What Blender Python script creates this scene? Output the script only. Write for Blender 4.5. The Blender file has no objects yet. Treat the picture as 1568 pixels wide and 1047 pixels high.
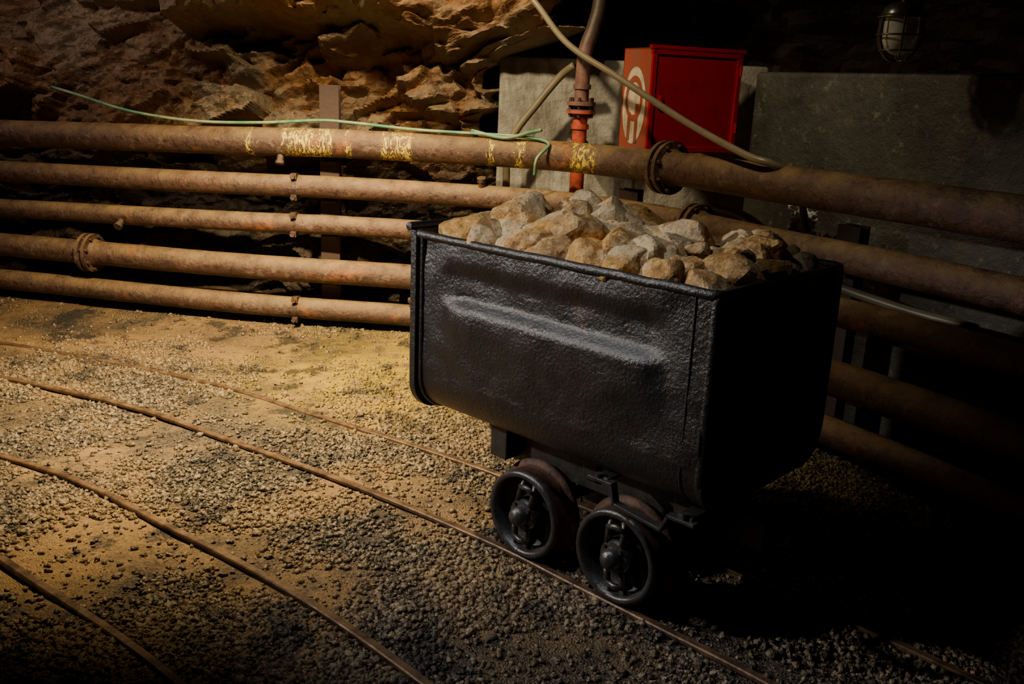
import bpy, bmesh, math, random
import numpy as np
from mathutils import Matrix, Vector, noise
random.seed(7); rng=np.random.default_rng(7)
scene=bpy.context.scene
col=scene.collection

# ------------------------------------------------------------------ helpers
def catmull(pts,n=8):
    P=[Vector(p) for p in pts]
    P=[P[0]*2-P[1]]+P+[P[-1]*2-P[-2]]
    out=[]
    for i in range(1,len(P)-2):
        p0,p1,p2,p3=P[i-1:i+3]
        for k in range(n):
            t=k/n
            out.append(0.5*((2*p1)+(p2-p0)*t+(2*p0-5*p1+4*p2-p3)*t*t+(3*p1-p0-3*p2+p3)*t**3))
    out.append(P[-2].copy())
    return out

class MB:
    def __init__(s): s.v=[];s.f=[];s.m=[];s.s=[]
    def add(s,v,f,mat=0,smooth=True,M=None):
        b=len(s.v)
        for p in v:
            p=Vector(p)
            if M is not None: p=M@p
            s.v.append(tuple(p))
        for q in f:
            s.f.append(tuple(i+b for i in q)); s.m.append(mat); s.s.append(smooth)
    def box(s,c,size,mat=0,M=None):
        x,y,z=size[0]/2,size[1]/2,size[2]/2
        v=[(c[0]+a*x,c[1]+b*y,c[2]+d*z) for a in(-1,1) for b in(-1,1) for d in(-1,1)]
        s.add(v,[(0,1,3,2),(4,6,7,5),(0,4,5,1),(2,3,7,6),(0,2,6,4),(1,5,7,3)],mat,False,M)
    def sweep(s,pts,r,seg=16,mat=0,M=None,cap=True,jit=0,flat=None):
        P=[Vector(p) for p in pts]; n=len(P)
        t=(P[1]-P[0]).normalized(); up=Vector((0,0,1))
        if abs(t.dot(up))>.9: up=Vector((0,1,0))
        nr=(up-t*up.dot(t)).normalized(); v=[];f=[]
        for i in range(n):
            t=((P[min(i+1,n-1)]-P[max(i-1,0)])).normalized()
            nr=(nr-t*nr.dot(t)).normalized(); b=t.cross(nr)
            rr=r[i] if isinstance(r,(list,tuple)) else r
            for k in range(seg):
                a=2*math.pi*k/seg
                q=rr*(1+jit*noise.noise(P[i]*6+Vector((k*.4,0,0))))
                v.append(P[i]+nr*math.cos(a)*q+b*math.sin(a)*q*(flat or 1))
        for i in range(n-1):
            for k in range(seg):
                k2=(k+1)%seg
                f.append((i*seg+k,(i+1)*seg+k,(i+1)*seg+k2,i*seg+k2))
        if cap:
            f.append(tuple(range(seg))); f.append(tuple(reversed(range((n-1)*seg,n*seg))))
        s.add(v,f,mat,True,M)
    def cyl(s,p0,p1,r,seg=20,mat=0,M=None,r1=None):
        p0=Vector(p0);p1=Vector(p1)
        s.sweep([p0,p1],[r,r if r1 is None else r1],seg,mat,M,cap=False)
        t=(p1-p0).normalized(); up=Vector((0,0,1))
        if abs(t.dot(up))>.9: up=Vector((0,1,0))
        nr=(up-t*up.dot(t)).normalized(); b=t.cross(nr)
        for P,rr,rev in((p0,r,False),(p1,r if r1 is None else r1,True)):
            v=[P+nr*math.cos(2*math.pi*k/seg)*rr+b*math.sin(2*math.pi*k/seg)*rr for k in range(seg)]
            s.add(v,[tuple(reversed(range(seg))) if rev else tuple(range(seg))],mat,False,M)
    def lathe(s,prof,seg=40,mat=0,M=None,smooth=False):
        v=[];f=[]
        for r,h in prof:
            for k in range(seg):
                a=2*math.pi*k/seg; v.append((r*math.cos(a),h,r*math.sin(a)))
        for i in range(len(prof)-1):
            for k in range(seg):
                k2=(k+1)%seg
                f.append((i*seg+k,(i)*seg+k2,(i+1)*seg+k2,(i+1)*seg+k))
        s.add(v,f,mat,smooth,M)
    def prism(s,poly,p0,p1,mat=0,M=None):
        n=len(poly)
        v=[(p0,a,b) for a,b in poly]+[(p1,a,b) for a,b in poly]
        f=[tuple(reversed(range(n))),tuple(range(n,2*n))]+[(i,(i+1)%n,n+(i+1)%n,n+i) for i in range(n)]
        s.add(v,f,mat,False,M)
    def build(s,name,mats,parent=None,bevel=0,autosmooth=None):
        me=bpy.data.meshes.new(name); me.from_pydata(s.v,[],s.f)
        for m in mats: me.materials.append(m)
        me.polygons.foreach_set('material_index',s.m); me.polygons.foreach_set('use_smooth',s.s)
        me.update()
        bm=bmesh.new(); bm.from_mesh(me); bmesh.ops.recalc_face_normals(bm,faces=bm.faces); bm.to_mesh(me); bm.free()
        o=bpy.data.objects.new(name,me); col.objects.link(o)
        if parent: o.parent=parent
        if bevel:
            b=o.modifiers.new('bevel','BEVEL'); b.width=bevel; b.segments=2; b.limit_method='ANGLE'; b.angle_limit=math.radians(40)
        return o

def empty(name,M=None):
    e=bpy.data.objects.new(name,None); col.objects.link(e)
    e.empty_display_size=.2
    if M is not None: e.matrix_world=M
    return e

# ------------------------------------------------------------------ node helpers
class NT:
    def __init__(s,name):
        s.m=bpy.data.materials.new(name); s.m.use_nodes=True; s.t=s.m.node_tree
        s.b=s.t.nodes['Principled BSDF']; s.l=s.t.links
        s.co=s.t.nodes.new('ShaderNodeTexCoord').outputs['Object']
    def put(s,inp,val):
        if isinstance(val,bpy.types.NodeSocket): s.l.new(val,inp)
        else:
            if isinstance(val,tuple) and len(val)==3 and inp.type=='RGBA': val=val+(1,)
            inp.default_value=val
    def map(s,sc=(1,1,1),rot=(0,0,0),loc=(0,0,0)):
        n=s.t.nodes.new('ShaderNodeMapping'); s.l.new(s.co,n.inputs[0]); n.inputs['Scale'].default_value=sc; n.inputs['Rotation'].default_value=rot; n.inputs['Location'].default_value=loc
        return n.outputs[0]
    def noise(s,scale,detail=5,rough=.6,dist=0,vec=None,out='Fac'):
        n=s.t.nodes.new('ShaderNodeTexNoise'); s.l.new(vec or s.co,n.inputs['Vector'])
        n.inputs['Scale'].default_value=scale;n.inputs['Detail'].default_value=min(detail,5);n.inputs['Roughness'].default_value=rough;n.inputs['Distortion'].default_value=dist
        return n.outputs[out]
    def vor(s,scale,feature='F1',out='Distance',vec=None,rand=1):
        n=s.t.nodes.new('ShaderNodeTexVoronoi'); n.feature=feature; s.l.new(vec or s.co,n.inputs['Vector']); n.inputs['Scale'].default_value=scale
        n.inputs['Randomness'].default_value=rand
        return n.outputs[out]
    def ramp(s,fac,stops):
        n=s.t.nodes.new('ShaderNodeValToRGB'); s.l.new(fac,n.inputs[0]); e=n.color_ramp.elements
        while len(e)<len(stops): e.new(.5)
        for i,(p,c) in enumerate(stops):
            if not isinstance(c,tuple): c=(c,c,c)
            e[i].position=p; e[i].color=c+(1,)
        return n.outputs[0]
    def mix(s,fac,a,b,mode='MIX'):
        n=s.t.nodes.new('ShaderNodeMix'); n.data_type='RGBA'; n.blend_type=mode
        s.put(n.inputs[0],fac); s.put(n.inputs[6],a); s.put(n.inputs[7],b); return n.outputs[2]
    def math(s,op,a,b=0.0,clamp=False):
        n=s.t.nodes.new('ShaderNodeMath'); n.operation=op; n.use_clamp=clamp; s.put(n.inputs[0],a); s.put(n.inputs[1],b); return n.outputs[0]
    def sep(s,vec=None):
        n=s.t.nodes.new('ShaderNodeSeparateXYZ'); s.l.new(vec or s.co,n.inputs[0]); return n.outputs
    def normal(s):
        return s.t.nodes.new('ShaderNodeNewGeometry').outputs['Normal']
    def bump(s,h,strength=.5,dist=.01,prev=None):
        n=s.t.nodes.new('ShaderNodeBump'); s.put(n.inputs['Height'],h); n.inputs['Strength'].default_value=strength; n.inputs['Distance'].default_value=dist
        if prev: s.l.new(prev,n.inputs['Normal'])
        return n.outputs[0]
    def fin(s,color,rough=.7,metal=0,nrm=None,spec=.5):
        s.put(s.b.inputs['Base Color'],color); s.put(s.b.inputs['Roughness'],rough); s.put(s.b.inputs['Metallic'],metal)
        s.b.inputs['Specular IOR Level'].default_value=spec
        if nrm: s.l.new(nrm,s.b.inputs['Normal'])
        return s.m

# ------------------------------------------------------------------ materials
def m_ground(name,stone):
    g=NT(name)
    big=g.noise(1.15,4,.6,.4)
    sand=g.ramp(big,[(.46,0.0),(.59,.9)])
    xyz=g.sep()
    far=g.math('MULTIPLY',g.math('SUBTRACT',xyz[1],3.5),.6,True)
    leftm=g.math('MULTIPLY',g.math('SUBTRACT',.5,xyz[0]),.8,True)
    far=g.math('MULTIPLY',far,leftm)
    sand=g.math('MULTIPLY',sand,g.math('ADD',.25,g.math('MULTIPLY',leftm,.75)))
    sand=g.math('MAXIMUM',sand,g.math('MULTIPLY',far,g.ramp(g.noise(2.3,5,.7),[(.43,.05),(.61,.7)])),True)
    black=g.ramp(g.noise(3.2,6,.75,vec=g.map(loc=(5,3,1))),[(.54,0.0),(.61,1.0)])
    cell=g.vor(120,out='Color')
    cv=g.ramp(g.sep(cell)[0],[(.15,0.0),(1,1.0)])
    dark=g.mix(cv,(.016,.012,.010),(.13,.100,.068))
    if stone:
        dark=g.mix(g.ramp(g.sep(g.vor(70,out='Color'))[0],[(.2,0.0),(1,1.0)]),(.020,.016,.012),(.27,.21,.138))
    sandc=g.mix(g.noise(40,6,.7),(.16,.092,.036),(.46,.29,.115))
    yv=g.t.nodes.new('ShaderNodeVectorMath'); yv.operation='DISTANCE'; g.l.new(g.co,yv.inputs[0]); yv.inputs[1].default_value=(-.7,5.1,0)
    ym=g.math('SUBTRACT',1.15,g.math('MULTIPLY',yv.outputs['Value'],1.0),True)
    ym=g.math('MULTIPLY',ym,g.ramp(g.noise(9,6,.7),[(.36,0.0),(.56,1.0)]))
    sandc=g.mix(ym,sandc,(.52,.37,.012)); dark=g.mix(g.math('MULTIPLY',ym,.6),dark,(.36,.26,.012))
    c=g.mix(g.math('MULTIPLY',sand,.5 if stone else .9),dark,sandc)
    c=g.mix(g.math('MULTIPLY',black,.85),c,(.016,.015,.016))
    h=g.math('ADD',g.math('MULTIPLY',g.vor(140),-.7),g.math('MULTIPLY',g.noise(60,6,.7),.6))
    nr=g.bump(h,1.0 if not stone else .5,.010)
    if not stone: nr=g.bump(g.noise(9,5,.65),.6,.03,nr)
    return g.fin(c,g.mix(g.noise(14,3),(.36,.36,.36),(.72,.72,.72)),0,nr,.5)
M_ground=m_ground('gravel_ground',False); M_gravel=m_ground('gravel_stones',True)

def m_rock(name,ca,cb,cc,scale=1.0,bstr=.8,dark_grade=False,cd=None,pit=.75):
    g=NT(name)
    n1=g.noise(1.6*scale,6,.65,.5); n2=g.noise(7*scale,8,.7)
    c=g.mix(g.ramp(n1,[(.38,0.0),(.6,1.0)]),ca,cb)
    if cd: c=g.mix(g.ramp(g.noise(1.1*scale,4,.6,vec=g.map(loc=(4,9,3))),[(.49,0.0),(.58,1.0)]),c,cd)
    c=g.mix(g.ramp(n2,[(.47,0.0),(.70,1.0)]),c,cc)
    c=g.mix(g.ramp(g.noise(22*scale,6,.75),[(.3,pit),(.48,0.0)]),c,(.03,.02,.012))
    if dark_grade:
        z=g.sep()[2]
        m=g.math('MULTIPLY',g.math('SUBTRACT',1.28,z),3.0,True)  # rock colour darkens towards the bottom, behind the pipes
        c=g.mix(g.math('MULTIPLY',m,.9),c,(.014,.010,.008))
        m=g.math('MULTIPLY',g.math('SUBTRACT',-1.9,g.sep()[0]),.6,True)  # and turns darker brown towards the left end
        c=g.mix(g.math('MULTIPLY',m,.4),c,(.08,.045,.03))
    h=g.math('ADD',g.noise(9*scale,10,.75),g.math('MULTIPLY',g.noise(45*scale,6,.7),.35))
    nr=g.bump(h,bstr,.03/scale)
    return g.fin(c,.58,0,nr,.5)
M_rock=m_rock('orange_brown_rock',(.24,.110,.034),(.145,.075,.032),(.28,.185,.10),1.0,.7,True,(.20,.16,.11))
M_rockdark=m_rock('dark_rock',(.035,.025,.016),(.022,.016,.012),(.045,.03,.02))  # very dark rock tone for back wall, side wall and ceiling
M_ore=m_rock('ore_rock',(.58,.29,.055),(.32,.18,.07),(.74,.50,.20),4.0,.85,False,(.60,.46,.27),.9)

g=NT('grey_concrete')
c=g.mix(g.ramp(g.noise(3,8,.7,.3),[(.35,0.0),(.65,1.0)]),(.24,.23,.20),(.50,.49,.45))
c=g.mix(g.ramp(g.noise(1.5,6,.8,vec=g.map(sc=(3,3,.6))),[(.47,0.0),(.67,.8)]),c,(.10,.09,.07))
M_conc=g.fin(c,.85,0,g.bump(g.noise(14,9,.75),.9,.02))
g=NT('dim_concrete')  # right wall's lack of light painted in as a darker concrete colour
c=g.mix(g.ramp(g.noise(2.5,8,.7,.3),[(.35,0.0),(.65,1.0)]),(.034,.034,.028),(.09,.09,.074))
c=g.mix(g.ramp(g.noise(17,6,.7),[(.58,0.0),(.68,.5)]),c,(.25,.25,.21))
M_conc2=g.fin(c,.6,0,g.bump(g.noise(14,9,.75),.9,.02))

def m_pipe(name,yellow=False,base=(.078,.044,.034),dust=(.28,.185,.08)):
    g=NT(name)
    n=g.noise(5,8,.7,.2); n2=g.noise(30,6,.7)
    c=g.mix(g.ramp(n,[(.4,0.0),(.62,1.0)]),base,(.125,.068,.048))
    c=g.mix(g.ramp(g.noise(3,5,.6,vec=g.map(loc=(3,7,2))),[(.59,0.0),(.70,.8)]),c,(.34,.12,.035))
    c=g.mix(g.ramp(g.noise(12,5,.7,vec=g.map(loc=(1,2,8))),[(.56,0.0),(.64,.7)]),c,(.20,.145,.11))
    c=g.mix(g.ramp(n2,[(.36,.85),(.50,0.0)]),c,(.03,.018,.018))
    nz=g.sep(g.normal())[2]
    d=g.math('MULTIPLY',g.math('MULTIPLY',g.math('ADD',nz,.0),1.1,True),g.ramp(g.noise(8,7,.7),[(.32,.1),(.62,.95)]))
    c=g.mix(d,c,dust)
    if yellow:
        # irregular daubs: strongest near the post, sparser towards the flange
        x=g.sep()
        def rng_(a,b):
            m1=g.math('MULTIPLY',g.math('SUBTRACT',x[0],a),14.0,True); m2=g.math('MULTIPLY',g.math('SUBTRACT',b,x[0]),14.0,True)
            return g.math('MULTIPLY',m1,m2)
        win=None
        for a,b in((-1.55,-1.10),(-1.14,-.99),(-.92,-.60),(-.44,-.31),(-.26,-.10),(-.09,.09),(.24,.49),(-1.78,-1.61)):
            w=rng_(a,b); win=w if win is None else g.math('MAXIMUM',win,w)
        pn=g.noise(26,6,.85,1.2,vec=g.map(sc=(1.6,1,.45),rot=(0,.3,0)))
        pn=g.ramp(g.math('ADD',pn,g.math('MULTIPLY',g.math('SUBTRACT',win,1.0),.30)),[(.525,0.0),(.550,1.0)])
        side=g.math('LESS_THAN',g.sep(g.normal())[1],.0)
        c=g.mix(g.math('MULTIPLY',pn,side),c,(.86,.66,.06))
    nr=g.bump(g.math('ADD',g.noise(40,8,.75),g.noise(9,5,.6)),.9,.010)
    return g.fin(c,g.ramp(n2,[(.3,.28),(.7,.54)]),.15,nr,.5)
M_pipe=m_pipe('rusty_painted_pipe'); M_pipey=m_pipe('rusty_pipe_yellow_marks',True)
M_pipedark=m_pipe('dark_rusty_steel',False,(.05,.03,.028),(.12,.08,.05))
g=NT('rail_steel')
c=g.mix(g.ramp(g.noise(12,7,.7),[(.4,0.0),(.6,1.0)]),(.065,.038,.024),(.175,.108,.060))
M_rail=g.fin(c,g.ramp(g.noise(20,5),[(.3,.30),(.7,.55)]),.3,g.bump(g.noise(50,6,.7),.4,.004))
g=NT('brown_post_steel')
M_post=g.fin(g.mix(g.noise(9,6),(.04,.024,.022),(.08,.045,.036)),.6,.1,g.bump(g.noise(40,6),.4,.004))

g=NT('black_tar_paint')
n=g.noise(85,5,.6); h=g.math('ADD',n,g.math('MULTIPLY',g.noise(16,6,.6),.35))
c=g.mix(g.ramp(g.noise(6,8,.72,.4),[(.58,0.0),(.70,.8)]),(.024,.023,.025),(.065,.038,.026))
M_black=g.fin(c,g.ramp(g.noise(11,6,.7),[(.3,.22),(.7,.40)]),.3,g.bump(h,.65,.0065),1.0)
g=NT('dark_rust_wheel')
c=g.mix(g.ramp(g.noise(14,7,.7),[(.4,0.0),(.6,1.0)]),(.04,.022,.017),(.13,.065,.04))
M_wrust=g.fin(c,.6,.2,g.bump(g.noise(60,6,.7),.6,.005))
g=NT('greasy_black_iron')
M_iron=g.fin(g.mix(g.noise(25,5),(.03,.03,.032),(.14,.135,.135)),g.ramp(g.noise(30,5),[(.3,.2),(.7,.45)]),.6,g.bump(g.noise(60,6,.7),.5,.004),.7)
g=NT('dark_recess_web'); M_web=g.fin((.010,.009,.009),.5,0,g.bump(g.noise(60,5),.4,.004))  # shade inside the wheel recess painted as a near-black web

g=NT('red_enamel')
M_red=g.fin(g.mix(g.ramp(g.noise(7,7,.7),[(.55,0.0),(.7,.6)]),(.38,.006,.012),(.16,.010,.010)),.28,0,g.bump(g.noise(9,4),.15,.006),.5)
g=NT('red_pipe_paint')
z=g.sep()[2]
lo=g.math('LESS_THAN',z,1.47)
c=g.mix(g.ramp(g.noise(14,7,.7),[(.45,0.0),(.65,.8)]),(.62,.10,.05),(.22,.06,.04))
c2=g.mix(g.ramp(g.noise(14,7,.7),[(.45,0.0),(.65,.8)]),(.24,.125,.105),(.09,.055,.045))
hi=g.math('MULTIPLY',g.math('SUBTRACT',z,1.78),5.0,True)
c2=g.mix(hi,c2,(.05,.035,.03))
M_redpipe=g.fin(g.mix(lo,c2,c),.5,0,g.bump(g.noise(50,6),.4,.004))
g=NT('old_white_paint'); M_white=g.fin(g.mix(g.ramp(g.noise(14,7,.75),[(.45,0.0),(.65,.8)]),(.66,.60,.44),(.35,.22,.12)),.6)
g=NT('faded_red_side'); M_redside=g.fin(g.mix(g.ramp(g.noise(9,7,.7),[(.4,0.0),(.65,.9)]),(.36,.07,.04),(.24,.10,.07)),.5)
g=NT('grey_rubber_hose'); M_hose=g.fin(g.mix(g.noise(12,5),(.13,.11,.07),(.25,.21,.14)),.4)
g=NT('green_cable_sheath'); M_green=g.fin(g.mix(g.ramp(g.noise(6,6),[(.4,0.0),(.6,1.0)]),(.06,.22,.12),(.26,.34,.2)),.45)
g=NT('pale_plastic'); M_pale=g.fin((.6,.6,.57),.35)
g=NT('crumpled_film'); M_film=g.fin((.45,.45,.44),.22,0,g.bump(g.noise(30,5),.6,.01),.8)
g=NT('lamp_enamel'); M_lampm=g.fin((.14,.14,.13),.3,.7)
g=NT('lamp_glass'); g.b.inputs['Transmission Weight'].default_value=.5; M_glass=g.fin((.85,.9,.86),.12,0,g.bump(g.noise(14,3),.3,.01))

# ------------------------------------------------------------------ rock displacement field
def h3(ix,iy,iz,k):
    n=(ix*73856093)^(iy*19349663)^(iz*83492791)^(k*2654435761)
    n=n&0xffffffff
    n=((n^(n>>15))*2246822519)&0xffffffff
    n=((n^(n>>13))*3266489917)&0xffffffff
    n=n^(n>>16)
    return n/4294967295.0
def facets(P,scale,seed,tilt=.5):
    Q=P/scale; I=np.floor(Q).astype(np.int64); best=np.full(len(P),1e9); val=np.zeros(len(P))
    for dx in(-1,0,1):
        for dy in(-1,0,1):
            for dz in(-1,0,1):
                a=I[:,0]+dx;b=I[:,1]+dy;c=I[:,2]+dz
                cx=np.stack([a+h3(a,b,c,seed+1),b+h3(a,b,c,seed+2),c+h3(a,b,c,seed+3)],1)
                D=Q-cx; d=(D**2).sum(1)
                off=h3(a,b,c,seed+4)-.5
                t=np.stack([h3(a,b,c,seed+5)-.5,h3(a,b,c,seed+6)-.5,h3(a,b,c,seed+7)-.5],1)*2*tilt
                v=off+(D*t).sum(1)
                m=d<best; best=np.where(m,d,best); val=np.where(m,v,val)
    return val
def strata(P,rot=.3,stretch=(.6,.6,1.35)):
    c,s=math.cos(rot),math.sin(rot)
    Q=P.copy(); Q[:,0]=c*P[:,0]+s*P[:,2]; Q[:,2]=-s*P[:,0]+c*P[:,2]
    return Q*np.array(stretch)
def grid_obj(name,V,nu,nv,mat,smooth=False):
    idx=np.arange(nu*nv).reshape(nu,nv)
    F=np.stack([idx[:-1,:-1],idx[1:,:-1],idx[1:,1:],idx[:-1,1:]],-1).reshape(-1,4)
    me=bpy.data.meshes.new(name); me.from_pydata(V.tolist(),[],F.tolist()); me.materials.append(mat)
    me.polygons.foreach_set('use_smooth',[smooth]*len(me.polygons)); me.update()
    o=bpy.data.objects.new(name,me); col.objects.link(o); return o
def sst(x): x=np.clip(x,0,1); return x*x*(3-2*x)
def blur(d,nu,nv,it):
    D=d.reshape(nu,nv)
    for _ in range(it):
        D=np.pad(D,1,mode='edge'); D=(D[:-2,1:-1]+D[2:,1:-1]+D[1:-1,:-2]+D[1:-1,2:]+2*D[1:-1,1:-1])/6
    return D.ravel()

def rock_sheet(name,path,z0,z1,step,mat,amp=1.0,lean=None,seed=0):
    pts=catmull([(p[0],p[1],0) for p in path],30)
    A=np.array([(p.x,p.y) for p in pts]); L=np.concatenate([[0],np.cumsum(np.hypot(*np.diff(A,axis=0).T))])
    nu=int(L[-1]/step)+1; nv=int((z1-z0)/step)+1
    s=np.linspace(0,L[-1],nu); X=np.interp(s,L,A[:,0]); Y=np.interp(s,L,A[:,1])
    tx=np.gradient(X,s);ty=np.gradient(Y,s); nx,ny=ty,-tx
    z=np.linspace(z0,z1,nv)
    XX=np.repeat(X,nv);YY=np.repeat(Y,nv);NX=np.repeat(nx,nv);NY=np.repeat(ny,nv);ZZ=np.tile(z,nu)
    P=np.stack([XX,YY,ZZ],1)
    if lean is not None:
        dx,dy=lean(XX,YY,ZZ); P[:,0]+=dx; P[:,1]+=dy
    S=strata(P)
    W=np.array([noise.noise(Vector(p)*1.5) for p in S.tolist()])
    W3=np.array([noise.noise(Vector(p)*4.5+Vector((3,8,1))) for p in S.tolist()])
    S2=S+np.stack([W*.10+W3*.02,W*.08,W*.08+W3*.015],1)
    rough=.65+.7*sst((P[:,0]+2.6)/1.2)*sst((P[:,2]-1.3)/.5)
    Sf=S2.copy(); Sf[:,1]*=.25
    big=.35*facets(Sf,.52,11+seed,.8)
    mid=.17*rough*facets(Sf,.22,31+seed,.9)+.070*rough*facets(Sf,.09,51+seed,1.0)
    d=blur(big,nu,nv,1)+blur(mid,nu,nv,1)+.009*facets(P,.04,71+seed,.9)
    d*=amp
    P[:,0]+=NX*d; P[:,1]+=NY*d; P[:,2]+=d*.25
    return grid_obj(name,P,nu,nv,mat)

def lean_left(X,Y,Z):
    r=sst((X+2.4)/1.4)
    fwd=-.34*sst((Z-1.72)/.35)*r-.10*sst((Z-1.1)/.5)
    low=.22*(1-sst((Z-.9)/.35))
    right=.42*sst((Z-1.74)/.2)*sst((X+.9)/.8)
    return right,fwd+low
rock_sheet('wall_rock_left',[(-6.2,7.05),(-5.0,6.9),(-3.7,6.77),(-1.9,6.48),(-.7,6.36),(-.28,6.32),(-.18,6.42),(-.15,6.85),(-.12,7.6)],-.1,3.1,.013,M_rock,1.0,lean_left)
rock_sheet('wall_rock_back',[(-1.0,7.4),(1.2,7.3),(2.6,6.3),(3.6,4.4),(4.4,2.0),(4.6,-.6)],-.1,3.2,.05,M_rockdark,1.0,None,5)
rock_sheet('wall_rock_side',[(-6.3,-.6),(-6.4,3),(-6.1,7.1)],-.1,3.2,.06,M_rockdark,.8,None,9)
nu,nv=150,130
X,Y=np.meshgrid(np.linspace(-6.6,5,nu),np.linspace(-.8,8,nv),indexing='ij')
P=np.stack([X.ravel(),Y.ravel(),np.full(nu*nv,3.05)],1)
P[:,2]+=.35*facets(P,.9,3,.4)+.15*facets(P,.35,4,.5)
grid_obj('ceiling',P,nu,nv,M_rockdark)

mb=MB(); mb.box((.72,6.42,.84),(1.75,.25,1.90)); mb.build('wall_concrete_back',[M_conc],bevel=.02)
mb=MB()
a=math.atan2(3.5-5.1,2.25-1.3)
mb.box((2.0,.13,.80),(4.2,.26,1.86),M=Matrix.Translation((1.3,5.12,0))@Matrix.Rotation(a,4,'Z')); mb.build('wall_concrete_right',[M_conc2],bevel=.02)

# ------------------------------------------------------------------ ground
EX=[-5.5,-3.7,-1.9,-.6,.22,.78,1.22,1.62,1.95,2.6]; EY=[6.6,6.35,6.0,5.85,5.62,5.12,4.4,3.78,3.2,2.1]
G0=-.022
nu,nv=420,330
X,Y=np.meshgrid(np.linspace(-6.6,4.8,nu),np.linspace(-.6,7.6,nv),indexing='ij')
def gz(x,y): return G0+.010*noise.fractal(Vector((x*1.3,y*1.3,0)),.8,2.1,5)
Z=np.array([gz(x,y) for x,y in zip(X.ravel(),Y.ravel())])
Z+=.05*sst((Y.ravel()-np.interp(X.ravel(),EX,EY)+.35)/.5)
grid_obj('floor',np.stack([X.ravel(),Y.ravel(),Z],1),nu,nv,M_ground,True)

# rails
R1=[(-4.8,5.25),(-3.7,5.02),(-2.72,4.69),(-1.88,4.33),(-1.28,3.95),(-.6,3.50),(-.05,3.075),(.235,2.81),(.50,2.56),(.78,2.29),(1.25,1.78),(1.6,1.3)]
R2=[(-4.2,4.35),(-3.1,4.02),(-2.16,3.66),(-1.68,3.41),(-1.25,3.1),(-.81,2.78),(-.52,2.54),(-.19,2.22),(.25,1.75),(.7,1.2)]
def offset(path,d,dz=0):
    c=catmull([(x,y,0) for x,y in path],6); out=[]
    for i,p in enumerate(c):
        t=(c[min(i+1,len(c)-1)]-c[max(i-1,0)]).normalized(); n=Vector((-t.y,t.x,0))
        out.append(p+n*d+Vector((0,0,dz)))
    return out
def rail(name,pts):
    sec=[(-.011,0),(-.015,-.004),(-.016,-.014),(-.005,-.02),(-.005,-.05),(-.03,-.058),(-.03,-.066),(.03,-.066),(.03,-.058),(.005,-.05),(.005,-.02),(.016,-.014),(.015,-.004),(.011,0)]
    mb=MB(); v=[];f=[];n=len(sec)
    for i,p in enumerate(pts):
        t=(pts[min(i+1,len(pts)-1)]-pts[max(i-1,0)]).normalized(); nn=Vector((-t.y,t.x,0))
        for a,b in sec: v.append(p+nn*a+Vector((0,0,b)))
    for i in range(len(pts)-1):
        for k in range(n):
            f.append((i*n+k,i*n+(k+1)%n,(i+1)*n+(k+1)%n,(i+1)*n+k))
    mb.add(v,f,0,False); mb.build(name,[M_rail])
rails=[offset(R1,0),offset(R1,.50,-.008),offset(R2,0),offset(R2,-.50)]
for q in rails: rail('track_rail',q)

def gravel(n,rmin,rmax,ymax,seed,name):
    r=np.random.default_rng(seed)
    y=1.7+(ymax-1.7)*r.random(n*4)**1.4; x=(r.random(n*4)*2-1)*(.66*y+.5)
    keep=(x>-5.2)
    edge=np.interp(x,EX,EY)
    keep&=y<edge+.1
    for q in rails:
        qa=np.array([(p.x,p.y) for p in q]); o_=np.argsort(qa[:,0])
        yy=np.interp(x,qa[o_,0],qa[o_,1]); keep&=np.abs(y-yy)>.026
    x,y=x[keep],y[keep]
    dens=np.array([noise.fractal(Vector((a*1.15,b*1.15,0)),.6,2,4) for a,b in zip(x,y)])
    k2=r.random(len(x))<np.clip(.60-dens*1.5-.12*(y-3),.07,1); x,y=x[k2][:n],y[k2][:n]; n=len(x)
    z=np.array([gz(a,b) for a,b in zip(x,y)])
    z+=.05*sst((y-np.interp(x,EX,EY)+.35)/.5)
    R=rmin+(rmax-rmin)*r.random(n)**2.4
    cube=np.array([(a,b,c) for a in(-1,1) for b in(-1,1) for c in(-1,1)],float)
    F=np.array([(0,1,3,2),(4,6,7,5),(0,4,5,1),(2,3,7,6),(0,2,6,4),(1,5,7,3)])
    V=cube[None]*(1+.5*(r.random((n,8,3))-.5)*2)*.72
    V*=(0.55+.8*r.random((n,1,3)))
    q=r.normal(size=(n,4)); q/=np.linalg.norm(q,axis=1,keepdims=True); w,a,b,c=q.T
    Rm=np.stack([1-2*(b*b+c*c),2*(a*b-c*w),2*(a*c+b*w),2*(a*b+c*w),1-2*(a*a+c*c),2*(b*c-a*w),2*(a*c-b*w),2*(b*c+a*w),1-2*(a*a+b*b)],1).reshape(n,3,3)
    V=np.einsum('nij,nkj->nki',Rm,V)*R[:,None,None]
    V+=np.stack([x,y,z+R*.2],1)[:,None,:]
    FF=(F[None]+8*np.arange(n)[:,None,None]).reshape(-1)
    me=bpy.data.meshes.new(name); me.vertices.add(n*8); me.vertices.foreach_set('co',V.ravel())
    me.loops.add(n*24); me.loops.foreach_set('vertex_index',FF.astype(np.int32))
    me.polygons.add(n*6); me.polygons.foreach_set('loop_start',np.arange(0,n*24,4,dtype=np.int32))
    me.update(calc_edges=True); me.validate(); me.materials.append(M_gravel)
    o=bpy.data.objects.new(name,me); col.objects.link(o); return o
gravel(125000,.0035,.0135,6.3,3,'gravel')

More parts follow.
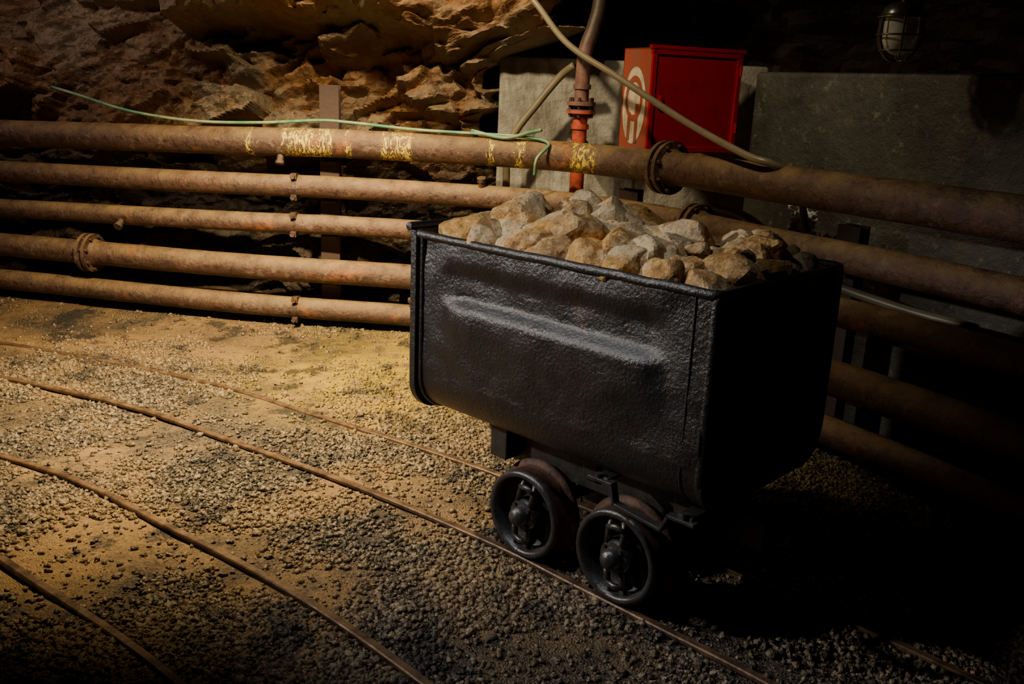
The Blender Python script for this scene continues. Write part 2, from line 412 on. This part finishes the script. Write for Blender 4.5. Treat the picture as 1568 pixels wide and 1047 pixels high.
# ------------------------------------------------------------------ pipes
plan=[(-5.5,6.6),(-3.7,6.35),(-1.9,6.0),(-.6,5.85),(.22,5.62),(.78,5.12),(1.22,4.4),(1.62,3.78),(1.95,3.2),(2.6,2.1),(3.3,.9)]
pc=catmull([(x,y,0) for x,y in plan],10)
def at_x(x):
    for i in range(len(pc)-1):
        if pc[i].x<=x<=pc[i+1].x:
            t=(x-pc[i].x)/(pc[i+1].x-pc[i].x); p=pc[i].lerp(pc[i+1],t); return p,(pc[i+1]-pc[i]).normalized()
def pipe(zr,zl,r,mat,flanges=(),bands=(),nubs=()):
    zf=lambda x: zr+(zl-zr)*min(1,max(0,(-1.2-x)/2.5))
    mb=MB(); pts=[Vector((p.x,p.y,zf(p.x))) for p in pc]
    dense=[]
    for a,b in zip(pts,pts[1:]):
        for k in range(4): dense.append(a.lerp(b,k/4))
    dense.append(pts[-1])
    mb.sweep(dense,r,28,0,jit=.02)
    for x in flanges:
        p,t=at_x(x); p=Vector((p.x,p.y,zf(x)))
        for s in(-1,1):
            mb.cyl(p+t*s*.012,p+t*s*.036,r*1.62,32,0)
            mb.cyl(p+t*s*.036,p+t*s*.07,r*1.16,28,0,r1=r*1.02)
        n=t.cross(Vector((0,0,1)))
        for k in range(8):
            a=2*math.pi*k/8+.3; o=(n*math.cos(a)+Vector((0,0,1))*math.sin(a))*r*1.38
            mb.cyl(p+o-t*.055,p+o+t*.055,.011,6,1)
    for x in bands:
        p,t=at_x(x); p=Vector((p.x,p.y,zf(x)))
        mb.cyl(p-t*.014,p+t*.014,r*1.10,28,1)
        n=t.cross(Vector((0,0,1))).normalized()
        if n.y>0: n=-n
        for s in (1,-1):
            q=p+n*r*.75+Vector((0,0,s*r*.95))
            mb.cyl(q-n*.01,q+n*.04,.016,8,1)
            mb.box((q.x,q.y,q.z),(.035,.05,.035),1)
    for x,ang in nubs:
        p,t=at_x(x); p=Vector((p.x,p.y,zf(x))); n=t.cross(Vector((0,0,1))).normalized()
        if n.y>0: n=-n
        d=(n*math.cos(ang)+Vector((0,0,1))*math.sin(ang))
        mb.cyl(p+d*r*.8,p+d*(r+.04),.022,12,1); mb.cyl(p+d*(r+.035),p+d*(r+.055),.03,6,1)
    return mb.build('steel_pipe',[mat,M_pipedark])
pipe(1.21,1.15,.088,M_pipey,(.80,),(),((-1.5,-1.2),))
pipe(.935,.90,.070,M_pipe,(.94,),(-1.41,),((-.22,1.2),))
pipe(.695,.65,.063,M_pipe,(),(-1.42,),((-2.6,-.6),))
pipe(.39,.40,.080,M_pipe,(-2.88,),(),())
pipe(.135,.155,.070,M_pipe,(),(-1.42,),((-.65,1.3),))
def post(x,y,top,ang=0,w=.125):
    M=Matrix.Translation((x,y,0))@Matrix.Rotation(ang,4,'Z'); mb=MB()
    z=top/2-.05; h=top+.1
    for s in(-1,1): mb.box((0,s*.03,z),(w,.012,h),M=M)
    mb.box((0,0,z),(.012,.06,h),M=M)
    for zz_ in(1.10,.85,.62,.30):
        if zz_<top: mb.box((0,-.05,zz_-.02),(w*.8,.06,.02),M=M)
    mb.build('steel_post',[M_post],bevel=.002)
post(-1.22,6.07,1.56); post(1.55,4.27,1.05,-.99); post(.66,5.47,1.05,-.6)
mb=MB()
x0,y0=.365,5.93
mb.sweep(catmull([(x0,y0,.30),(x0,y0,.8),(x0,y0,1.2),(x0,y0,1.7),(x0+.01,y0,1.84),(x0+.05,y0,1.97),(x0+.08,y0,2.15),(x0+.09,y0,2.7)],8),.045,20)
for s in(-1,1):
    mb.cyl((x0,y0,1.49+s*.012),(x0,y0,1.49+s*.036),.09,24)
for k in range(6):
    a=k*math.pi/3+.3; mb.cyl((x0+.072*math.cos(a),y0+.072*math.sin(a),1.43),(x0+.072*math.cos(a),y0+.072*math.sin(a),1.55),.011,6,1)
mb.cyl((x0,y0,1.6),(x0,y0,1.63),.055,20); mb.cyl((x0,y0,1.36),(x0,y0,1.39),.055,20)
mb.box((x0,6.10,1.30),(.08,.38,.03),1)
mb.build('red_riser_pipe',[M_redpipe,M_pipedark])
mb=MB(); mb.sweep(catmull([(.31,5.98,1.74),(.22,6.03,1.66),(.08,6.04,1.48),(-.03,6.04,1.33),(-.08,6.05,1.2),(-.08,6.05,.9)],8),.024,16); mb.build('branch_conduit',[M_hose])
mb=MB(); mb.sweep(catmull([(-.06,5.84,2.20),(.07,5.80,2.06),(.25,5.6,1.845),(.53,5.3,1.665),(.84,4.88,1.46),(1.06,4.47,1.335),(1.17,4.36,1.30),(1.30,4.40,1.22),(1.40,4.5,1.0)],10),.018,14); mb.build('rubber_hose',[M_hose])
mb=MB(); mb.sweep(catmull([(-3.1,6.30,1.47),(-2.86,6.15,1.43),(-2.49,6.05,1.347),(-2.06,5.98,1.307),(-1.64,5.95,1.315),(-1.26,5.93,1.345),(-1.05,5.91,1.34),(-.64,5.83,1.318),(-.23,5.73,1.315),(.01,5.66,1.312),(.165,5.57,1.285),(.10,5.50,1.20),(.09,5.53,1.10)],10),.0095,10)
mb.sweep(catmull([(-.3,5.76,1.33),(-.1,5.68,1.30),(.05,5.62,1.34),(.12,5.58,1.36)],8),.011,8)
mb.build('green_cable',[M_green])
mb=MB(); mb.sweep(catmull([(1.05,5.1,1.02),(1.22,4.85,.98),(1.42,4.35,.80),(1.66,4.0,.74),(1.9,3.7,.72)],8),.022,12); mb.build('rubber_hose',[M_hose])
# crumpled plastic film caught behind the pipes on the right
nu_,nv_=28,40
V=[]
for i in range(nu_):
    for j in range(nv_):
        u=i/(nu_-1)-.5; w=j/(nv_-1)
        q=Vector((u*3,w*4,2)); d=.05*noise.noise(q*1.6)+.03*noise.noise(q*4)
        V.append((1.42+u*.16*.55+d*.8,4.62-u*.16*.83+d*.6,1.10-w*.34*(1-.4*abs(u)*2)))
mb=MB(); mb.add(V,[(i*nv_+j,(i+1)*nv_+j,(i+1)*nv_+j+1,i*nv_+j+1) for i in range(nu_-1) for j in range(nv_-1)],0,False); mb.build('plastic_film',[M_film])

# ------------------------------------------------------------------ hose cabinet
ang=math.atan2(.42,.907)
E=empty('fire_hose_cabinet',Matrix.Translation((.72,5.5,1.26))@Matrix.Rotation(ang,4,'Z'))
W,H,D=.63,.585,.30
mb=MB()
mb.box((W/2,D-.006,H/2),(W,.012,H)); mb.box((W/2,D/2,H-.006),(W,D,.012)); mb.box((W/2,D/2,.006),(W,D,.012)); mb.box((W-.006,D/2,H/2),(.012,D,H))
mb.box((.006,D/2,H/2),(.012,D,H),1)
mb.box((W/2,-.008,H+.004),(W+.03,.03,.022)); 
mb.build('case',[M_red,M_redside],E,.004)
mb=MB(); mb.box((W/2,.012,H/2),(W-.06,.02,H-.06))
for a,b,c,d in((W/2,H-.02,W,.03),(W/2,.02,W,.03),(.018,H/2,.03,H),(W-.018,H/2,.03,H)): mb.box((a,-.004,b),(c,.024,d))
for zz_ in(.12,.45): mb.cyl((W-.012,-.018,zz_),(W-.012,-.018,zz_+.06),.009,10)
mb.box((.07,-.012,.29),(.02,.03,.07))
mb.build('door',[M_red],E,.003)
mb=MB()
def disc(cy,cz,ry,rz,mat=0,t=.003,n=28,inner=None):
    v=[];f=[]
    for k in range(n):
        a=2*math.pi*k/n; v+= [(-t,cy+ry*math.cos(a),cz+rz*math.sin(a))]
        if inner: v+=[(-t,cy+ry*inner*math.cos(a),cz+rz*inner*math.sin(a))]
    if inner: f=[(2*k,2*((k+1)%n),2*((k+1)%n)+1,2*k+1) for k in range(n)]
    else: f=[tuple(range(n))]
    mb.add(v,f,mat,False)
disc(.15,.26,.125,.22,0,.002)
disc(.15,.30,.095,.13,1,.004,inner=.72)
mb.box((-.004,.11,.16),(.003,.03,.22),1); mb.box((-.004,.19,.14),(.003,.03,.16),1)
mb.build('pictogram',[M_white,M_redside],E)
mb=MB(); mb.box((.15,D+.1,.2),(.04,.26,.04)); mb.box((.45,D+.06,.2),(.04,.2,.04)); mb.build('bracket',[M_post],E)

# ------------------------------------------------------------------ caged bulkhead lamp (unlit)
E=empty('caged_mine_lamp',Matrix.Translation((1.53,4.0,1.885)))
mb=MB(); RX=Matrix.Rotation(math.radians(90),4,'X')
mb.lathe([(0,.105),(.05,.105),(.075,.085),(.082,.06),(.082,.05),(.0,.05)],32,0,RX,True)
mb.cyl((0,0,.10),(0,0,1.25),.014,12,0)
for z_ in(.05,-.02,-.08): 
    c=[(.092*math.cos(a),.092*math.sin(a),z_) for a in np.linspace(0,2*math.pi,33)]
    if z_<-.05: c=[(p[0]*.8,p[1]*.8,z_) for p in c]
    mb.sweep(c,.004,8,0,cap=False)
for k in range(6):
    a=k*math.pi/3+.25; ca,sa=math.cos(a),math.sin(a)
    mb.sweep(catmull([(.09*ca,.09*sa,.06),(.094*ca,.094*sa,-.02),(.075*ca,.075*sa,-.08),(.04*ca,.04*sa,-.115),(0,0,-.12)],5),.004,8,0)
mb.build('cage',[M_lampm],E)
mb=MB(); mb.lathe([(.064,.055),(.068,.03),(.068,-.04),(.055,-.075),(.025,-.095),(.0001,-.1)],32,0,RX,True); mb.build('glass',[M_glass],E)
mb=MB(); mb.lathe([(.018,.05),(.018,.02),(.028,0),(.028,-.03),(.0001,-.05)],20,0,RX,True); mb.build('bulb',[M_pale],E)

# ------------------------------------------------------------------ mine cart
L,Wd,ZT,ZB=1.197,.722,1.085,.437
TC=Matrix.Translation((-.327,3.239,0))@Matrix.Rotation(math.radians(-43.4),4,'Z')
CART=empty('mine_cart',TC)
def outline(off=0,rad=.13,top=ZT,n=12):
    o=[(-off,top)]
    zb=ZB-off; r=rad+off
    for z in np.linspace(top-.012,zb+r,50): o.append((-off,z))
    for k in range(1,n+1):
        a=math.pi/2*k/n; o.append((-off+r-r*math.cos(a),zb+r-r*math.sin(a)))
    for y in np.linspace(r-off,Wd+off-r,14)[1:]: o.append((y,zb))
    for k in range(1,n+1):
        a=math.pi/2*k/n; o.append((Wd+off-r+r*math.sin(a),zb+r-r*math.cos(a)))
    for z in np.linspace(zb+r,top-.012,50)[1:]: o.append((Wd+off,z))
    o.append((Wd+off,top))
    return o
prof=outline()
nx=130; xs=np.linspace(0,L,nx)
def sm(x): x=max(0,min(1,x)); return x*x*(3-2*x)
def press(x,z):
    ex=sm((x-.09)/.12)*sm((L-.12-x)/.11)
    rec=-.020*sm((1.025-z)/.07)*sm((z-.848)/.048)
    rib=.022*sm((.897-z)/.048)*sm((z-.60)/.24)
    return (rec+rib)*ex+.010*noise.noise(Vector((x*4,z*4,0)))+.004*noise.noise(Vector((x*13,z*13,3)))
mb=MB(); v=[]
for x in xs:
    for y,z in prof:
        if z>ZB+.131 and y<.01: y-=press(x,z)
        elif z>ZB+.131 and y>Wd-.01: y+=press(x,z)
        v.append((x,y,z))
n=len(prof)
f=[(i*n+k,(i+1)*n+k,(i+1)*n+k+1,i*n+k+1) for i in range(nx-1) for k in range(n-1)]
mb.add(v,f,0,True)
o=mb.build('bin_shell',[M_black],CART)
sd=o.modifiers.new('solid','SOLIDIFY'); sd.thickness=.010; sd.offset=0
mb=MB()
mb.prism(outline(.014,.10,ZT+.012),-.052,-.022)
mb.prism(outline(-.002,.10,ZT-.006),-.024,.008)
mb.sweep([(0.004,a,b) for a,b in outline(.004)],.010,8,0)
mb.prism(outline(.003,.10,ZT),L-.004,L+.012)
po=outline(.007)
v=[(x,a,b) for x in(L-.062,L+.005) for a,b in po]; m=len(po)
mb.add(v,[(k,m+k,m+k+1,k+1) for k in range(m-1)],0,True)
mb.sweep([(L-.062,a,b) for a,b in outline(.005)],.006,8,0)
mb.sweep([(L-.002,a,b) for a,b in outline(-.012,top=ZT-.004)],.022,14,0)
mb.box((L+.018,Wd/2,.84),(.02,Wd*.72,.05)); mb.box((L+.03,Wd*.55,.90),(.035,.07,.035))
mb.box((L+.018,Wd/2,.56),(.02,Wd*.60,.04))
for s in(.14,.86):
    for z_ in(.62,.74,.97): mb.cyl((L+.01,Wd*s,z_),(L+.022,Wd*s,z_),.012,8)
def rrect(x0,x1,y0,y1,r,z,n=6):
    pts=[]
    for cx,cy,a0 in((x1-r,y1-r,0),(x0+r,y1-r,90),(x0+r,y0+r,180),(x1-r,y0+r,270)):
        for k in range(n+1):
            a=math.radians(a0+90*k/n); pts.append((cx+r*math.cos(a),cy+r*math.sin(a),z))
    dense=[]
    pts.append(pts[0])
    for a,b in zip(pts,pts[1:]):
        A=Vector(a);B=Vector(b); m_=max(1,int((B-A).length/.05))
        for k in range(m_):
            q=A.lerp(B,k/m_); q.z+=.004*noise.noise(q*9); dense.append(q)
    dense.append(dense[0].copy()); return dense
mb.sweep(rrect(-.036,L+.008,-.002,Wd+.002,.028,ZT),.0150,12,0,cap=False)
mb.sweep([(-.062,y,ZT+.022) for y in np.linspace(-.015,Wd+.01,12)],.016,14,0)
mb.build('end_plates_and_rim',[M_black],CART,.002)
mb=MB(); mb.box((L/2,Wd/2,.93),(L-.03,Wd-.06,.02)); mb.build('load_floor',[M_iron],CART)
mb=MB()
for y_ in(.20,Wd-.20):
    mb.box((.64,y_,.36),(.86,.05,.13))
for x_ in(.25,.68,1.05): mb.box((x_,Wd/2,.38),(.06,.40,.09))
mb.box((.30,.15,.37),(.08,.08,.12))
for x_ in(.477,.882):
    for y_ in(.235,Wd-.235): mb.box((x_,y_,.20),(.13,.07,.22))
mb.box((.68,Wd/2,.27),(.95,.09,.06)); mb.box((1.2,Wd/2,.30),(.12,.12,.10)); mb.box((.14,Wd/2,.30),(.12,.12,.10))
for x_ in(1.27,.06): 
    c=[(x_+.045*math.cos(a),Wd/2,.30+.035*math.sin(a)) for a in np.linspace(0,2*math.pi,20)]; mb.sweep(c,.012,8,0,cap=False)
mb.build('underframe',[M_iron],CART,.004)
def strap(pts,w,t,y):
    m2=MB()
    for a,b in zip(pts,pts[1:]):
        A=Vector((a[0],y,a[1]));B=Vector((b[0],y,b[1])); d=(B-A); Ln=d.length; an=math.atan2(d.z,d.x)
        M=Matrix.Translation((A+B)/2)@Matrix.Rotation(-an,4,'Y'); m2.box((0,0,0),(Ln+t,w,t),M=M)
    return m2
m2=strap([(.80,.432),(.885,.432),(.90,.372),(1.075,.352),(1.10,.405),(1.185,.405)],.03,.011,.02)
m2.cyl((.83,.02,.425),(.83,.02,.45),.012,8); m2.cyl((1.15,.02,.40),(1.15,.02,.43),.012,8)
m2.box((.84,.09,.435),(.05,.14,.012)); m2.box((1.15,.09,.415),(.05,.14,.012))
m2.build('strap_bracket',[M_iron],CART,.002)
def wheel(x,y,side,name,rot):
    M=Matrix.Translation((x,y,.16))@Matrix.Rotation(0 if side<0 else math.pi,4,'Z')@Matrix.Rotation(rot,4,'Y')
    mb=MB()
    mb.lathe([(.128,.034),(.134,-.004),(.141,-.010),(.153,-.010),(.159,-.003),(.160,.006)],56,1,M,True)
    mb.lathe([(.160,.006),(.157,.012),(.159,.068),(.166,.074),(.180,.080),(.182,.090),(.176,.098),(.125,.098),(.122,.090)],56,0,M,True)
    mb.lathe([(.129,.030),(.122,.046),(.06,.050),(.04,.034)],56,2,M,True)
    mb.lathe([(.122,.090),(.05,.085),(.0501,.11),(.0,.11)],40,0,M,False)
    mb.lathe([(.060,.055),(.058,.002),(.053,-.008),(.037,-.012),(.037,-.020)],36,1,M,False)
    mb.lathe([(.037,-.020),(.035,-.032),(.027,-.044),(.013,-.051),(.0001,-.053)],28,1,M,True)
    for s in(-1,1):
        for q in(-1,1):
            A=Vector((q*.030,.0,s*.045)); B=Vector((q*.030,.006,s*.092)); C=Vector((q*.022,.020,s*.128))
            mb.sweep([A,B,C],[.012,.011,.013],8,1,M)
        mb.sweep([(-.034,.004,s*.096),(0,.002,s*.104),(.034,.004,s*.096)],.011,8,1,M)
    for k in range(4):
        a=k*math.pi/2+.78; mb.cyl((.045*math.cos(a),-.004,.045*math.sin(a)),(.045*math.cos(a),-.020,.045*math.sin(a)),.008,6,1,M)
    mb.build(name,[M_wrust,M_iron,M_web],CART)
i=1
for x_ in(.472,.877):
    for y_,s in((.070,-1),(Wd-.070,1)):
        wheel(x_,y_,s,'wheel_%d'%i,.12 if x_<.6 else -.05); i+=1
    m3=MB(); m3.cyl((x_,.12,.16),(x_,Wd-.12,.16),.026,16); m3.build('axle_%d'%(i//2),[M_iron],CART)

# ------------------------------------------------------------------ ore pile
def rock_geo(rad,seed):
    """angular chunk: a sphere cut by random planes, edges slightly worn, surface chipped"""
    r=random.Random(seed); bm=bmesh.new()
    bmesh.ops.create_icosphere(bm,subdivisions=4 if rad>.05 else 3,radius=1.0)
    s=Vector((r.uniform(.95,1.3),r.uniform(.85,1.05),r.uniform(.75,1.0)))
    planes=[]
    for k in range(15):
        d=Vector((r.gauss(0,1),r.gauss(0,1),r.gauss(0,1))).normalized(); planes.append((d,r.uniform(.62,.88)))
    off=Vector((seed*3.1,0,0))
    for v in bm.verts:
        n_=v.co.normalized(); t=1.08
        for d,h in planes:
            q=n_.dot(d)
            if q>.05: t=min(t,h/q)
        c=Vector((n_.x*s.x,n_.y*s.y,n_.z*s.z))*t
        c+=n_*(.07*noise.noise(n_*2.4+off)+.045*noise.noise(n_*6+off)+.025*noise.noise(n_*14+off))
        v.co=c
    bmesh.ops.smooth_vert(bm,verts=bm.verts,factor=.35,use_axis_x=True,use_axis_y=True,use_axis_z=True)
    R=Matrix.Rotation(r.uniform(0,6.28),3,'Z')@Matrix.Rotation(r.uniform(-.7,.7),3,'X')
    bm.verts.index_update()
    V=[R@(v.co*rad*1.12) for v in bm.verts]; F=[[v.index for v in f.verts] for f in bm.faces]
    bm.free(); return V,F
mb=MB(); r=random.Random(5); k=0
spots=[]
nxr,nyr=8,5
for a in range(nxr):
    for b in range(nyr):
        x=.09+(L-.18)*a/(nxr-1)+r.uniform(-.02,.02); y=.09+(Wd-.18)*b/(nyr-1)+r.uniform(-.02,.02)
        mound=math.sin(math.pi*min(1,max(0,x/L)))**.6*math.sin(math.pi*y/Wd)**.7
        spots.append((x,y,1.065+.045*mound-.02*(x/L),r.uniform(.085,.11)))
for _ in range(18):
    x=r.uniform(.14,L-.16); y=r.uniform(.16,Wd-.14)
    spots.append((x,y,1.145+r.uniform(0,.03)-.05*x,r.uniform(.07,.105)))
for _ in range(26):
    x=r.uniform(.08,L-.08); y=r.uniform(.07,Wd-.07)
    spots.append((x,y,1.11+r.uniform(0,.03),r.uniform(.02,.045)))
for x,y,z,rad in spots:
    k+=1
    rad=min(rad,x-.0,L-x,y,Wd-y) if z<1.1 else rad
    V,F=rock_geo(rad,k); mb.add(V,F,0,False,TC@Matrix.Translation((x,y,z)))
mb.add([(x,y,.97+.06*math.sin(math.pi*x/L)*math.sin(math.pi*y/Wd)) for x in np.linspace(.03,L-.03,9) for y in np.linspace(.04,Wd-.04,7)],[(i*7+j,(i+1)*7+j,(i+1)*7+j+1,i*7+j+1) for i in range(8) for j in range(6)],0,False,TC)
mb.build('ore_rock_pile',[M_ore])

# ------------------------------------------------------------------ lights
def spot(name,loc,target,energy,colr,size,blend,rad):
    l=bpy.data.lights.new(name,'SPOT'); l.energy=energy; l.color=colr; l.spot_size=math.radians(size); l.spot_blend=blend; l.shadow_soft_size=rad
    o=bpy.data.objects.new(name,l); col.objects.link(o); o.location=loc
    o.rotation_euler=(Vector(target)-Vector(loc)).to_track_quat('-Z','Y').to_euler(); return o
spot('tunnel_lamp',(-1.45,4.0,2.55),(-1.35,4.80,0),1500,(1.0,.75,.39),108,1.0,.05)
spot('wall_fill',(-.75,4.7,2.75),(-.50,6.2,1.45),240,(1.0,.77,.44),106,1.0,.05)  # unseen fill added to light the rock beyond the main cone
spot('passage_fill',(.05,4.0,2.65),(1.15,4.95,1.50),68,(1.0,.80,.52),94,1.0,.05)  # unseen fill added to lift the cabinet, right pipes and right wall
spot('entry_lamp',(-3.3,4.9,2.75),(-2.9,6.4,1.3),70,(1.0,.76,.62),110,1.0,.06)
spot('cart_fill',(-3.1,3.0,2.1),(.15,2.9,.75),370,(1.0,.92,.82),44,1.0,.06)  # fill without fixture, added for gloss on the cart's near side
spot('ridge_fill',(-.75,2.45,2.75),(.05,2.9,.60),75,(.95,.95,1.0),58,1.0,.06)  # added unseen light for the highlight along the cart's ridge and rim
w=bpy.data.worlds.new('mine_dark'); scene.world=w; w.use_nodes=True
w.node_tree.nodes['Background'].inputs[0].default_value=(.5,.45,.4,1); w.node_tree.nodes['Background'].inputs[1].default_value=.008

cam=bpy.data.cameras.new('camera'); co=bpy.data.objects.new('camera',cam); col.objects.link(co)
co.matrix_world=Matrix.Translation((0,0,1.6))@Matrix.Rotation(math.radians(74.6),4,'X')@Matrix.Rotation(math.radians(2.46),4,'Z')
cam.lens=32.6; cam.sensor_width=36; cam.clip_start=.05; scene.camera=co
